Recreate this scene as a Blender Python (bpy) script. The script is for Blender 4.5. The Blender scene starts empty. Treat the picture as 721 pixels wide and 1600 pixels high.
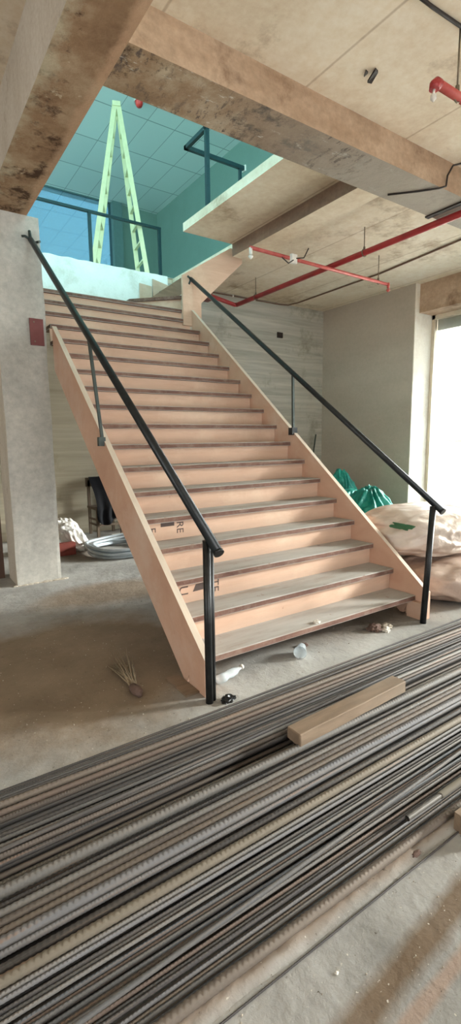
import bpy, bmesh, math, random
from mathutils import Vector, Matrix, noise
random.seed(7)
PI = math.pi
SC = bpy.context.scene
COL = SC.collection

# ------------------------------------------------------------------ helpers
def lin(c):
    def f(v):
        v /= 255.0
        return v/12.92 if v <= 0.04045 else ((v+0.055)/1.055)**2.4
    return (f(c[0]), f(c[1]), f(c[2]), 1.0)

class NT:
    def __init__(s, name):
        s.m = bpy.data.materials.new(name); s.m.use_nodes = True
        s.t = s.m.node_tree; s.t.nodes.clear()
        s.out = s.t.nodes.new('ShaderNodeOutputMaterial')
        s.b = s.t.nodes.new('ShaderNodeBsdfPrincipled')
        s.t.links.new(s.b.outputs[0], s.out.inputs[0])
        s.co = s.t.nodes.new('ShaderNodeTexCoord')
    def n(s, typ, **kw):
        x = s.t.nodes.new(typ)
        for k, v in kw.items(): setattr(x, k, v)
        return x
    def l(s, a, b): s.t.links.new(a, b)
    def mapping(s, scale=(1, 1, 1), rot=(0, 0, 0), loc=(0, 0, 0)):
        mp = s.n('ShaderNodeMapping')
        mp.inputs['Scale'].default_value = scale; mp.inputs['Rotation'].default_value = rot
        mp.inputs['Location'].default_value = loc
        s.l(s.co.outputs['Object'], mp.inputs[0]); return mp.outputs[0]
    def noise(s, scale, detail=6, rough=.6, vec=None, dist=0):
        x = s.n('ShaderNodeTexNoise'); x.inputs['Scale'].default_value = scale
        x.inputs['Detail'].default_value = detail; x.inputs['Roughness'].default_value = rough
        x.inputs['Distortion'].default_value = dist
        s.l(vec if vec is not None else s.co.outputs['Object'], x.inputs['Vector']); return x.outputs['Fac']
    def ramp(s, fac, stops, interp='LINEAR'):
        x = s.n('ShaderNodeValToRGB'); cr = x.color_ramp; cr.interpolation = interp
        while len(cr.elements) < len(stops): cr.elements.new(.5)
        for e, (p, c) in zip(cr.elements, stops): e.position = p; e.color = c
        s.l(fac, x.inputs[0]); return x.outputs[0]
    def mask(s, fac, a, b):
        x = s.n('ShaderNodeMapRange', clamp=True); x.inputs['From Min'].default_value = a; x.inputs['From Max'].default_value = b
        s.l(fac, x.inputs['Value']); return x.outputs['Result']
    def mix(s, fac, a, b, mode='MIX'):
        x = s.n('ShaderNodeMix', data_type='RGBA', blend_type=mode)
        if isinstance(fac, (int, float)): x.inputs[0].default_value = fac
        else: s.l(fac, x.inputs[0])
        for v, i in ((a, 6), (b, 7)):
            if isinstance(v, tuple): x.inputs[i].default_value = v
            else: s.l(v, x.inputs[i])
        return x.outputs[2]
    def math(s, op, a, b=None, clamp=False):
        x = s.n('ShaderNodeMath', operation=op, use_clamp=clamp)
        for i, v in enumerate((a, b)):
            if v is None: continue
            if isinstance(v, (int, float)): x.inputs[i].default_value = v
            else: s.l(v, x.inputs[i])
        return x.outputs[0]
    def xyz(s, v=None):
        x = s.n('ShaderNodeSeparateXYZ'); s.l(v if v is not None else s.co.outputs['Object'], x.inputs[0]); return x.outputs
    def bump(s, h, strength=.3, dist=.02):
        x = s.n('ShaderNodeBump'); x.inputs['Strength'].default_value = strength; x.inputs['Distance'].default_value = dist
        s.l(h, x.inputs['Height']); s.l(x.outputs[0], s.b.inputs['Normal'])
    def col(s, c):
        if isinstance(c, tuple): s.b.inputs['Base Color'].default_value = c
        else: s.l(c, s.b.inputs['Base Color'])
    def rough(s, r, metal=0.0, spec=None):
        s.b.inputs['Roughness'].default_value = r; s.b.inputs['Metallic'].default_value = metal
        if spec is not None: s.b.inputs['Specular IOR Level'].default_value = spec

def concrete(name, base, light, dark, scale=1.5, stain=None, stain_scale=2.2, stain_lo=.55, stain_hi=.68,
             pale=None, pale_scale=1.7, pale_lo=.6, pale_hi=.7, stretch=(1, 1, 1), bump=.25, fine=40, rough=.92, stain_stretch=(1, 1, 1), seam=None, grain=.35):
    k = NT(name); v = k.mapping(stretch)
    c = k.ramp(k.noise(scale, 8, .65, v), [(.3, lin(dark)), (.5, lin(base)), (.72, lin(light))])
    if pale: c = k.mix(k.mask(k.noise(pale_scale, 9, .68, k.mapping(stretch, loc=(3, 7, 1))), pale_lo, pale_hi), c, lin(pale))
    if stain: c = k.mix(k.mask(k.noise(stain_scale, 9, .7, k.mapping(stain_stretch, loc=(9, 2, 5))), stain_lo, stain_hi), c, lin(stain))
    if seam:
        fr = k.math('FRACT', k.math('DIVIDE', k.math('ADD', k.xyz()[0], seam[0]), seam[1])); fr = k.math('ABSOLUTE', k.math('SUBTRACT', fr, .5))
        c = k.mix(k.math('MULTIPLY', k.math('SUBTRACT', 1.0, k.mask(fr, .004, .012)), .5), c, lin((150, 124, 100)))
    f = k.noise(fine, 6, .7)
    c = k.mix(grain, c, k.ramp(f, [(.25, (.25, .25, .25, 1)), (.75, (.78, .78, .78, 1))]), 'OVERLAY')
    k.col(c); k.rough(rough, spec=.2)
    k.bump(k.math('ADD', k.noise(scale*3, 6, .6, v), k.math('MULTIPLY', f, .25)), bump, .03)
    return k.m

def plain(name, c, rough=.6, metal=0, var=.12, scale=12, c2=None, bump=0, spec=None):
    k = NT(name); a = lin(c); b = lin(c2) if c2 else tuple(v*(1-var*2) for v in a[:3])+(1,)
    nz = k.noise(scale, 6, .6)
    k.col(k.ramp(nz, [(.35, b), (.65, a)])); k.rough(rough, metal, spec)
    if bump: k.bump(nz, bump, .01)
    return k.m

# ------------------------------------------------------------------ mesh tools
def B(): return bmesh.new()
def add_box(bm, a, b, mi=0):
    x0, y0, z0 = a; x1, y1, z1 = b
    vs = [bm.verts.new(p) for p in ((x0, y0, z0), (x1, y0, z0), (x1, y1, z0), (x0, y1, z0), (x0, y0, z1), (x1, y0, z1), (x1, y1, z1), (x0, y1, z1))]
    fs = []
    for f in ((0, 3, 2, 1), (4, 5, 6, 7), (0, 1, 5, 4), (1, 2, 6, 5), (2, 3, 7, 6), (3, 0, 4, 7)):
        q = bm.faces.new([vs[i] for i in f]); q.material_index = mi; fs.append(q)
    return fs   # bottom, top, front(-y), right, back, left
def box(a, b, mi=0):
    bm = B(); add_box(bm, a, b, mi); return bm
def add_prism(bm, pts, off):
    """polygon of 3-D points swept by the vector off"""
    off = Vector(off); a = [bm.verts.new(p) for p in pts]; b = [bm.verts.new(Vector(p)+off) for p in pts]; n = len(pts)
    fs = [bm.faces.new(a), bm.faces.new(b[::-1])]
    for i in range(n): fs.append(bm.faces.new((a[(i+1) % n], a[i], b[i], b[(i+1) % n])))
    bmesh.ops.recalc_face_normals(bm, faces=fs); return fs
def prism(pts, off):
    bm = B(); add_prism(bm, pts, off); return bm
def frame_of(d):
    d = d.normalized(); u = d.cross(Vector((0, 0, 1)))
    if u.length < 1e-3: u = d.cross(Vector((0, 1, 0)))
    u.normalize(); return u, d.cross(u).normalized()
def add_tube(bm, pts, r, seg=12, caps=True, closed=False):
    pts = [Vector(p) for p in pts]; n = len(pts); rings = []
    rs = r if isinstance(r, (list, tuple)) else [r]*n
    pu = None
    for i, p in enumerate(pts):
        d = (pts[(i+1) % n]-pts[i-1]) if closed else (pts[min(i+1, n-1)]-pts[max(i-1, 0)])
        u, v = frame_of(d)
        if pu is not None:
            u = (pu-d.normalized()*pu.dot(d.normalized())).normalized(); v = d.normalized().cross(u)
        pu = u
        rings.append([bm.verts.new(p+(u*math.cos(2*PI*j/seg)+v*math.sin(2*PI*j/seg))*rs[i]) for j in range(seg)])
    m = n if closed else n-1
    for i in range(m):
        a, b = rings[i], rings[(i+1) % n]
        for j in range(seg):
            f = bm.faces.new((a[j], a[(j+1) % seg], b[(j+1) % seg], b[j])); f.smooth = True
    if caps and not closed:
        bm.faces.new(rings[0][::-1]); bm.faces.new(rings[-1])
def tube(pts, r, seg=12, caps=True, closed=False):
    bm = B(); add_tube(bm, pts, r, seg, caps, closed); return bm
def add_bar(bm, a, b, w, h, up=(0, 0, 1)):
    """square bar from a to b, w across and h along up"""
    a, b = Vector(a), Vector(b); d = (b-a).normalized(); s = d.cross(Vector(up)).normalized(); t = s.cross(d)
    add_prism(bm, [a+s*w/2+t*h/2, a-s*w/2+t*h/2, a-s*w/2-t*h/2, a+s*w/2-t*h/2], b-a)
def bar(a, b, w, h, up=(0, 0, 1)):
    bm = B(); add_bar(bm, a, b, w, h, up); return bm
def add_lathe(bm, prof, c, axis=(0, 0, 1), seg=20):
    ax = Vector(axis).normalized(); u, v = frame_of(ax); c = Vector(c); rings = []
    for r, h in prof:
        rings.append([bm.verts.new(c+ax*h+(u*math.cos(2*PI*j/seg)+v*math.sin(2*PI*j/seg))*max(r, 1e-4)) for j in range(seg)])
    for a, b in zip(rings, rings[1:]):
        for j in range(seg):
            f = bm.faces.new((a[j], a[(j+1) % seg], b[(j+1) % seg], b[j])); f.smooth = True
def blob(c, rad, seed=0, amp=.12, freq=2.0, sub=5, folds=0.0, fold_freq=6, flat=-.75, power=1.0, drape=0.0, taper=0.0):
    bm = B(); bmesh.ops.create_icosphere(bm, subdivisions=sub, radius=1)
    c = Vector(c)
    for v in bm.verts:
        p = v.co.copy()
        q = Vector(tuple(math.copysign(abs(x)**power, x) for x in p))
        d = 1+amp*noise.noise(p*freq+Vector((seed, seed*1.7, 3)))+amp*.5*noise.noise(p*freq*2.3+Vector((seed, 5, seed)))
        if folds:
            w = p+Vector((noise.noise(p*2+Vector((seed, 1, 1))), noise.noise(p*2+Vector((4, seed, 2))), noise.noise(p*2+Vector((7, 3, seed)))))*.5
            d += folds*(1-2*abs(noise.noise(w*fold_freq+Vector((seed, 0, 0)))))+folds*.5*(1-2*abs(noise.noise(w*fold_freq*2.1)))
        if drape:
            az = math.atan2(p.y, p.x)+.5*noise.noise(p*1.5+Vector((seed, 0, 2))); env = max(0, 1-max(p.z, 0)**3)
            d += drape*env*(abs(math.sin(az*5.5+seed))**.7-.5)+drape*.5*math.sin(az*13+2*p.z+seed)*env
        q = q*d
        if taper:
            m_ = 1-taper*max(0, q.z+.4); q.x *= m_; q.y *= m_
        if q.z < flat: q.z = flat+(q.z-flat)*.12
        v.co = Vector((q.x*rad[0], q.y*rad[1], q.z*rad[2]))+c
    for f in bm.faces: f.smooth = True
    return bm
def bevel(bm, w=.004, seg=2, ang=.5):
    es = [e for e in bm.edges if len(e.link_faces) == 2 and e.calc_face_angle(0) > ang]
    bmesh.ops.bevel(bm, geom=es, offset=w, segments=seg, affect='EDGES', profile=.5)
    return bm

# ------------------------------------------------------------------ object tools
def obj(name, bm, mats, parent=None, loc=None):
    """links bm as ONE mesh object. bm is in world coordinates; under a parent it is moved to the parent's frame"""
    me = bpy.data.meshes.new(name)
    off = Vector((0, 0, 0))
    if parent is not None:
        off = WORLD[parent.name] if parent.name in WORLD else Vector((0, 0, 0))
    elif loc is not None: off = Vector(loc)
    bmesh.ops.translate(bm, verts=bm.verts, vec=-off)
    bm.to_mesh(me); bm.free()
    o = bpy.data.objects.new(name, me); COL.objects.link(o)
    for m in (mats if isinstance(mats, (list, tuple)) else [mats]): me.materials.append(m)
    if parent is not None:
        o.parent = parent; WORLD[o.name] = off
    elif loc is not None:
        o.location = loc; WORLD[o.name] = off
    else: WORLD[o.name] = off
    return o
WORLD = {}
def tag(o, label, cat, group=None, kind=None):
    o['label'] = label; o['category'] = cat
    if group: o['group'] = group
    if kind: o['kind'] = kind
    return o
def thing(name, label, cat, loc=(0, 0, 0), group=None):
    o = bpy.data.objects.new(name, None); COL.objects.link(o); o.location = loc; o.empty_display_size = .1
    WORLD[o.name] = Vector(loc); return tag(o, label, cat, group)
def struct(name, bm, m, label, cat): return tag(obj(name, bm, m), label, cat, kind='structure')
def single(name, bm, m, label, cat, loc, group=None): return tag(obj(name, bm, m, loc=loc), label, cat, group)

# ------------------------------------------------------------------ measures
G = 0.22437; R = 0.18; W = 1.954          # going, rise, stair width
YB = 5.45                                  # back wall
ZC = 4.10                                  # underside of the upper slab
ZF = 4.20                                  # upper floor
XR = 6.23                                  # grey side wall
ZU = 7.30                                  # upper ceiling
def nz(y): return R+R/G*y                  # nosing line

# ------------------------------------------------------------------ materials
M = {}
M['ceil'] = concrete('slab_concrete', (218, 202, 179), (230, 217, 196), (200, 180, 154), .55, stain=(158, 134, 108), stain_scale=.9, stain_lo=.56, stain_hi=.7,
                     pale=(228, 216, 194), pale_scale=.8, pale_lo=.55, pale_hi=.68, bump=.15, fine=14, seam=(-.73, 1.2))
M['beam'] = concrete('beam_concrete', (174, 148, 124), (192, 168, 144), (150, 122, 98), 1.2, stain=(128, 102, 82), stain_scale=1.6, stretch=(1, 1, 2.5), bump=.25, fine=22)
def soffit_mat():
    k = NT('stained_soffit')
    c = k.ramp(k.noise(1.1, 9, .68), [(.34, lin((124, 98, 76))), (.5, lin((160, 134, 108))), (.64, lin((200, 184, 160)))])
    c = k.mix(k.mask(k.noise(3.2, 10, .74, k.mapping((1, 1, 1), loc=(2, 4, 1))), .54, .64), c, lin((74, 58, 46)))
    c = k.mix(k.mask(k.noise(5, 10, .75, k.mapping((1, 2.5, 1), loc=(7, 1, 1))), .6, .66), c, lin((216, 208, 194)))
    gx = k.xyz()[0]
    g = k.math('ADD', gx, k.math('MULTIPLY', k.math('SUBTRACT', k.noise(2.2, 8, .7), .5), 1.2))
    c = k.mix(k.math('MULTIPLY', k.mask(g, .4, 2.2), .85), c, lin((160, 152, 142)))
    c = k.mix(k.math('MULTIPLY', k.mask(k.noise(7, 10, .75, k.mapping((2.2, 1, 1), loc=(0, 3, 2))), .53, .6), k.math('MULTIPLY', k.mask(k.noise(1.0, 4, .5, k.mapping(loc=(1, 6, 2))), .40, .53), k.math('SUBTRACT', 1.0, k.mask(gx, 1.7, 2.4)))), c, lin((84, 74, 72)))
    k.col(c); k.rough(.95, spec=.2); k.bump(k.noise(9, 9, .72), .5, .03); return k.m
M['beam_dark'] = concrete('brown_beam_concrete', (134, 110, 94), (150, 126, 110), (112, 90, 76), 1.2, stretch=(1, 1, 2.5), bump=.25, fine=22)
M['soffit'] = soffit_mat()
def left_soffit_mat():
    k = NT('brown_stained_soffit')
    c = k.ramp(k.noise(1.5, 9, .68), [(.34, lin((112, 84, 62))), (.5, lin((150, 120, 92))), (.66, lin((184, 160, 132)))])
    c = k.mix(k.mask(k.noise(3.4, 10, .74, k.mapping(loc=(2, 4, 1))), .54, .63), c, lin((80, 58, 42)))
    gx = k.xyz()[0]
    g = k.math('ADD', gx, k.math('MULTIPLY', k.math('SUBTRACT', k.noise(2.6, 10, .75), .5), .75))
    pale = k.math('SUBTRACT', 1.0, k.mask(g, -.66, -.52))
    c = k.mix(k.math('MULTIPLY', pale, .8), c, lin((196, 184, 158)))
    c = k.mix(k.mask(k.noise(6, 10, .75, k.mapping(loc=(7, 1, 1))), .62, .68), c, lin((204, 186, 160)))
    edge = k.mask(k.math('ADD', gx, k.math('MULTIPLY', k.math('SUBTRACT', k.noise(4, 6, .7), .5), .14)), -.31, -.27)
    c = k.mix(k.math('MULTIPLY', edge, .7), c, lin((196, 160, 130)))
    k.col(c); k.rough(.95, spec=.2); k.bump(k.noise(8, 9, .72), .55, .03); return k.m
M['soffit_left'] = left_soffit_mat()
M['plaster'] = concrete('pale_plaster', (206, 198, 186), (222, 216, 204), (184, 172, 156), 1.2, stain=(166, 148, 128), stain_scale=2.5, stain_lo=.6, stain_hi=.75, stretch=(1, 1, .3), bump=.15)
M['column'] = concrete('column_concrete', (176, 173, 165), (194, 190, 180), (158, 156, 150), .9, stain=(196, 192, 182), stain_scale=3, stain_lo=.55, stain_hi=.8, bump=.15, fine=18)
def board_mat():
    k = NT('board_marked_concrete')
    v = k.mapping((.35, 1, 6.5))
    c = k.ramp(k.noise(1.6, 8, .65, v, .3), [(.28, lin((156, 153, 142))), (.5, lin((180, 176, 164))), (.72, lin((200, 196, 184)))])
    w = k.n('ShaderNodeTexWave', wave_type='BANDS', bands_direction='Z'); w.inputs['Scale'].default_value = 1.55; w.inputs['Distortion'].default_value = 2.2
    w.inputs['Detail'].default_value = 3; w.inputs['Detail Scale'].default_value = .7
    k.l(k.co.outputs['Object'], w.inputs['Vector'])
    line = k.mask(w.outputs['Fac'], .9, .99)
    c = k.mix(k.math('MULTIPLY', line, .3), c, lin((206, 200, 184)))
    c = k.mix(k.mask(k.noise(1.3, 8, .7, k.mapping(loc=(3, 3, 8))), .55, .7), c, lin((140, 136, 120)))
    # yellowish patch low on the wall, left of the stair
    x = k.xyz(); lowm = k.math('MULTIPLY', k.math('SUBTRACT', 1.0, k.mask(x[0], .8, 2.6)), .45)
    c = k.mix(lowm, c, lin((168, 152, 118)))
    k.col(c); k.rough(.95, spec=.15)
    k.bump(k.math('ADD', k.noise(3, 8, .6, v), k.math('MULTIPLY', w.outputs['Fac'], .4)), .35, .03); return k.m
M['board'] = board_mat()
M['render'] = concrete('grey_render', (184, 173, 158), (192, 182, 167), (176, 165, 150), .8, stretch=(1, .5, 1.6), bump=.06, fine=20, grain=.12)
M['white_edge'] = concrete('white_painted_edge', (238, 240, 234), (246, 248, 242), (214, 214, 202), 2.5, stain=(140, 128, 112), stain_scale=7, stain_lo=.68, stain_hi=.74, bump=.3)
M['white_strip'] = concrete('white_reveal_plaster', (226, 218, 202), (236, 230, 216), (206, 194, 176), 2, bump=.1)
M['teal'] = concrete('teal_grey_wall_paint', (116, 138, 128), (122, 144, 134), (110, 132, 122), .6, bump=.03, fine=30, grain=.08)
M['bounce_layer'] = plain('pale_bounce_layer', (232, 236, 230), .5, var=.03)  # kept pale so the upper floor bounces more light
M['teal_dark'] = plain('dark_teal_pillar', (96, 122, 120), .7, var=.05)
def tile_mat():
    k = NT('suspended_ceiling_tiles')
    v = k.mapping((1/.558, 1/1.105, 1), loc=(-5.242, -6.063, 0))
    br = k.n('ShaderNodeTexBrick', offset=0.0, squash=1.0); k.l(v, br.inputs['Vector'])
    br.inputs['Scale'].default_value = 1; br.inputs['Mortar Size'].default_value = .012; br.inputs['Brick Width'].default_value = 1; br.inputs['Row Height'].default_value = 1
    br.inputs['Mortar Smooth'].default_value = .3
    br.inputs['Color1'].default_value = lin((216, 224, 220)); br.inputs['Color2'].default_value = lin((208, 216, 213)); br.inputs['Mortar'].default_value = lin((150, 160, 158))
    k.col(br.outputs['Color']); k.rough(.8); return k.m
M['tiles'] = tile_mat()
def floor_mat():
    k = NT('dusty_site_floor')
    c = k.ramp(k.noise(1.3, 9, .68), [(.3, lin((132, 131, 127))), (.5, lin((160, 159, 155))), (.7, lin((182, 181, 177)))])
    x = k.xyz()
    # brown patches beside and under the stair
    def spot(cx, cy, rx, ry, lo, hi, amp=.9, nsc=1.6):
        a = k.math('DIVIDE', k.math('SUBTRACT', x[0], cx), rx); b = k.math('DIVIDE', k.math('SUBTRACT', x[1], cy), ry)
        d = k.math('SQRT', k.math('ADD', k.math('MULTIPLY', a, a), k.math('MULTIPLY', b, b)))
        d = k.math('ADD', d, k.math('MULTIPLY', k.math('SUBTRACT', k.noise(nsc, 8, .65, k.mapping(loc=(cx, cy, 2))), .5), amp))
        return k.math('SUBTRACT', 1.0, k.mask(d, lo, hi))
    brown = k.ramp(k.noise(2.6, 8, .65), [(.3, lin((118, 103, 86))), (.7, lin((142, 126, 107)))])
    c = k.mix(spot(-.75, .75, 1.15, .95, .75, 1.15), c, brown)
    c = k.mix(k.math('MULTIPLY', spot(.1, 2.15, .75, .42, .6, 1.1), .85), c, brown)
    c = k.mix(k.math('MULTIPLY', spot(1.5, .45, 1.2, .5, .6, 1.2), .8), c, lin((120, 104, 86)))
    c = k.mix(k.math('MULTIPLY', spot(.45, 3.9, .45, .45, .6, 1.1), .7), c, lin((110, 94, 76)))
    # long brown band and pinkish cement line in the foreground
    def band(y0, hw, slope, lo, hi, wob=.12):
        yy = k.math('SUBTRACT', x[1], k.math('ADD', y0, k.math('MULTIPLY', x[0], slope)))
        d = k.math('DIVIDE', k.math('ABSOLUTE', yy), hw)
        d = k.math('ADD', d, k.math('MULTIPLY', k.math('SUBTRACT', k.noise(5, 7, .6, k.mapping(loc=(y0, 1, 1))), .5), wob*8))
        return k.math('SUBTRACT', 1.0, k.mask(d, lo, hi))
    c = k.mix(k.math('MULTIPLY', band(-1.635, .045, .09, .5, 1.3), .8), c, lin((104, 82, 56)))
    c = k.mix(k.math('MULTIPLY', band(-1.735, .022, .06, .5, 1.3), .7), c, lin((160, 136, 120)))
    c = k.mix(k.math('MULTIPLY', band(-1.42, .05, 0, .5, 1.3), .7), c, lin((132, 112, 94)))
    # grit
    c = k.mix(k.mask(k.noise(38, 4, .6), .66, .72), c, lin((84, 76, 66)))
    c = k.mix(k.mask(k.noise(60, 3, .5, k.mapping(loc=(3, 3, 3))), .69, .74), c, lin((196, 190, 178)))
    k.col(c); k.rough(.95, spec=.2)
    h = k.math('ADD', k.math('MULTIPLY', k.noise(2.5, 8, .6), 1.0), k.math('MULTIPLY', k.noise(30, 6, .7), .07))
    k.bump(h, .5, .05); return k.m
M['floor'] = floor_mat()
def ply_mat(name, a, b, cdust=None, grain=(1, 6, 6), foot=False):
    k = NT(name)
    c = k.ramp(k.noise(2.2, 8, .6, k.mapping(grain), .6), [(.3, lin(a)), (.7, lin(b))])
    c = k.mix(k.mask(k.noise(1.5, 7, .65, k.mapping(loc=(4, 1, 6))), .52, .72), c, lin(cdust or (222, 196, 172)))
    c = k.mix(k.mask(k.noise(7, 8, .7, k.mapping(loc=(1, 8, 2))), .68, .74), c, lin((150, 112, 88)))
    if foot:
        zf = k.math('FRACT', k.math('DIVIDE', k.xyz()[2], .18))
        zf = k.math('ADD', zf, k.math('MULTIPLY', k.math('SUBTRACT', k.noise(4, 7, .65, k.mapping((1, 1, .5))), .5), .35))
        c = k.mix(k.math('MULTIPLY', k.math('SUBTRACT', 1.0, k.mask(zf, .12, .42)), .55), c, lin((176, 152, 134)))
    k.col(c); k.rough(.75, spec=.25); k.bump(k.noise(14, 6, .6, k.mapping(grain)), .12, .01); return k.m
M['ply'] = ply_mat('peach_plywood', (198, 164, 141), (213, 181, 158))
M['ply_riser'] = ply_mat('dusty_riser_plywood', (198, 164, 141), (213, 181, 158), foot=True)
M['ply_side'] = ply_mat('stringer_plywood', (196, 156, 133), (212, 176, 153), (214, 190, 172), (6, 1, 1.5))
M['ply_top'] = ply_mat('dusty_stringer_edge', (206, 190, 172), (220, 206, 188), (226, 214, 198), (6, 1, 1))
def tread_dust():
    k = NT('dusty_tread_top')
    c = k.ramp(k.noise(2.5, 8, .65, k.mapping((.5, 2.5, 1))), [(.3, lin((150, 138, 126))), (.5, lin((172, 168, 162))), (.72, lin((184, 181, 176)))])
    c = k.mix(k.mask(k.noise(9, 8, .7), .62, .72), c, lin((140, 112, 94)))
    k.col(c); k.rough(.9, spec=.2); k.bump(k.noise(30, 5, .6), .1, .01); return k.m
M['dust'] = tread_dust()
def nosing_mat():
    k = NT('brown_nosing_wood')
    c = k.ramp(k.noise(3, 8, .65, k.mapping((1, 8, 8)), .4), [(.3, lin((92, 66, 58))), (.55, lin((120, 90, 78))), (.75, lin((148, 122, 108)))])
    c = k.mix(k.math('MULTIPLY', k.mask(k.noise(9, 9, .75), .48, .66), .65), c, lin((142, 122, 109)))
    k.col(c); k.rough(.8, spec=.25); k.bump(k.noise(12, 6, .7), .3, .01); return k.m
M['nosing'] = nosing_mat()
M['black'] = plain('black_painted_steel', (34, 40, 42), .38, .2, scale=20, c2=(20, 24, 26))
M['black_worn'] = plain('worn_black_steel_post', (42, 44, 44), .4, .3, scale=14, c2=(24, 24, 24))
M['darkgreen'] = plain('dark_grey_steel', (66, 76, 72), .5, .3, scale=10)
M['redpipe'] = plain('red_pipe_paint', (166, 46, 46), .42, 0, scale=5, c2=(142, 36, 38))
M['pink_pipe'] = plain('dusty_red_pipe_paint', (204, 106, 96), .45, 0, scale=6, c2=(180, 66, 62))
M['redcap'] = plain('red_plastic', (226, 60, 52), .4)
M['steel'] = plain('dull_zinc_rod', (130, 118, 100), .45, .6)
M['conduit'] = plain('brown_conduit', (124, 96, 78), .6)
M['cable'] = plain('black_cable', (44, 34, 28), .6)
M['white_metal'] = plain('white_plastic', (236, 230, 220), .5)
M['maroon'] = plain('maroon_primer_plate', (122, 66, 64), .6, .1, scale=6)
M['alu'] = plain('pale_aluminium', (216, 204, 182), .4, .1, var=.05)
M['alu_gray'] = plain('grey_aluminium', (168, 164, 152), .45, .1, var=.05)
M['ladder'] = plain('cream_ladder_aluminium', (226, 222, 178), .45, .1, var=.05)
M['railup'] = plain('dark_teal_rail_steel', (32, 62, 66), .35, .3)
M['timber'] = ply_mat('rough_sawn_timber', (118, 101, 84), (142, 123, 103), (134, 120, 104), (1.5, 9, 9))
M['pipe_grey'] = plain('dull_grey_steel_pipe', (104, 100, 94), .5, .3, scale=9)
def sack_mat(name, a, b, dirt, trans=.0):
    k = NT(name)
    c = k.ramp(k.noise(2.2, 7, .6), [(.35, lin(b)), (.62, lin(a))])
    c = k.mix(k.mask(k.noise(1.6, 7, .65, k.mapping(loc=(5, 5, 5))), .58, .75), c, lin(dirt))
    w = k.n('ShaderNodeTexWave', bands_direction='DIAGONAL'); w.inputs['Scale'].default_value = 3.0; w.inputs['Distortion'].default_value = 9; w.inputs['Detail'].default_value = 4
    k.l(k.co.outputs['Object'], w.inputs['Vector'])
    k.col(c); k.rough(.42, spec=.5); k.bump(k.math('ADD', w.outputs['Fac'], k.noise(9, 7, .65)), .3, .03); return k.m
M['sack'] = sack_mat('dusty_white_woven_sack', (214, 202, 190), (192, 174, 160), (170, 144, 128))
M['sack_low'] = sack_mat('brown_dusted_woven_sack', (198, 180, 166), (174, 150, 136), (152, 124, 108))
M['sack_white'] = sack_mat('white_thin_plastic', (240, 238, 232), (222, 218, 210), (200, 190, 180))
M['tealcloth'] = sack_mat('teal_tarpaulin', (30, 168, 150), (16, 130, 118), (12, 92, 88))
M['green_patch'] = plain('green_print', (58, 110, 72), .5)
M['blackcloth'] = plain('black_cloth', (30, 32, 38), .9, scale=8, bump=.4)
M['chairwood'] = plain('grey_brown_old_wood', (104, 88, 72), .8, scale=9)
M['redbox'] = plain('faded_red_bag', (132, 58, 46), .7, scale=8)
M['hose'] = plain('pale_grey_blue_hose', (176, 186, 192), .45, scale=10, var=.1)
M['paper'] = plain('white_waste_paper', (232, 228, 218), .8, scale=20, bump=.3)
M['rubble'] = plain('broken_concrete', (186, 176, 160), .9, scale=30, bump=.5)
M['straw'] = plain('dry_twigs', (150, 134, 110), .85, scale=30)
M['rag'] = plain('brown_rag_binding', (110, 88, 78), .9, scale=20, bump=.5)
M['ink'] = plain('grey_stamp_ink', (92, 78, 72), .8)
M['brownwood'] = plain('dark_brown_board', (84, 60, 48), .8, scale=6)
def glass_mat(name, tint, gloss=.1, rough=.03):
    k = NT(name); k.t.nodes.remove(k.b)
    t = k.n('ShaderNodeBsdfTransparent'); t.inputs[0].default_value = tint
    g = k.n('ShaderNodeBsdfGlossy'); g.inputs['Roughness'].default_value = rough; g.inputs[0].default_value = (.9, .95, 1, 1)
    fr = k.n('ShaderNodeFresnel'); fr.inputs[0].default_value = 1.5
    s = k.n('ShaderNodeMixShader'); k.l(k.math('ADD', fr.outputs[0], gloss, True), s.inputs[0]); k.l(t.outputs[0], s.inputs[1]); k.l(g.outputs[0], s.inputs[2])
    k.l(s.outputs[0], k.out.inputs[0]); return k.m
M['glass'] = glass_mat('clear_window_glass', (.96, .98, .97, 1), 0)
M['tealglass'] = glass_mat('teal_tinted_glazing', (.73, .965, .985, 1), .0)
M['blueglass'] = glass_mat('blue_tinted_glazing', (.14, .24, .285, 1), .22, .05)
def clear_plastic():
    k = NT('clear_thin_plastic'); k.col(lin((226, 236, 240))); k.rough(.12, spec=.6); k.b.inputs['Alpha'].default_value = .5; return k.m
M['clear'] = clear_plastic()
def rebar_mat():
    k = NT('weathered_rebar_steel')
    oi = k.n('ShaderNodeObjectInfo')
    v = k.n('ShaderNodeVectorMath', operation='ADD'); k.l(k.co.outputs['Object'], v.inputs[0])
    sc = k.n('ShaderNodeVectorMath', operation='SCALE'); sc.inputs[0].default_value = (37, 11, 5); k.l(oi.outputs['Random'], sc.inputs['Scale']); k.l(sc.outputs[0], v.inputs[1])
    mp = k.n('ShaderNodeMapping'); mp.inputs['Scale'].default_value = (1, .6, .6); k.l(v.outputs[0], mp.inputs[0])
    c = k.mix(k.mask(k.noise(2.2, 8, .7, mp.outputs[0]), .35, .7), oi.outputs['Color'], k.mix(.5, oi.outputs['Color'], lin((128, 118, 106))))
    c = k.mix(k.math('MULTIPLY', k.mask(k.noise(1.1, 6, .65, mp.outputs[0]), .62, .70), .5), c, lin((140, 106, 82)))
    k.col(c); k.rough(.62, .2, .3); k.bump(k.noise(60, 5, .7), .2, .004); return k.m
M['rebar'] = rebar_mat()
M['out_ground'] = plain('sunlit_forecourt', (226, 222, 214), .9, var=.03)
M['out_soffit'] = plain('white_canopy_soffit', (232, 234, 228), .8, var=.02)

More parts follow.
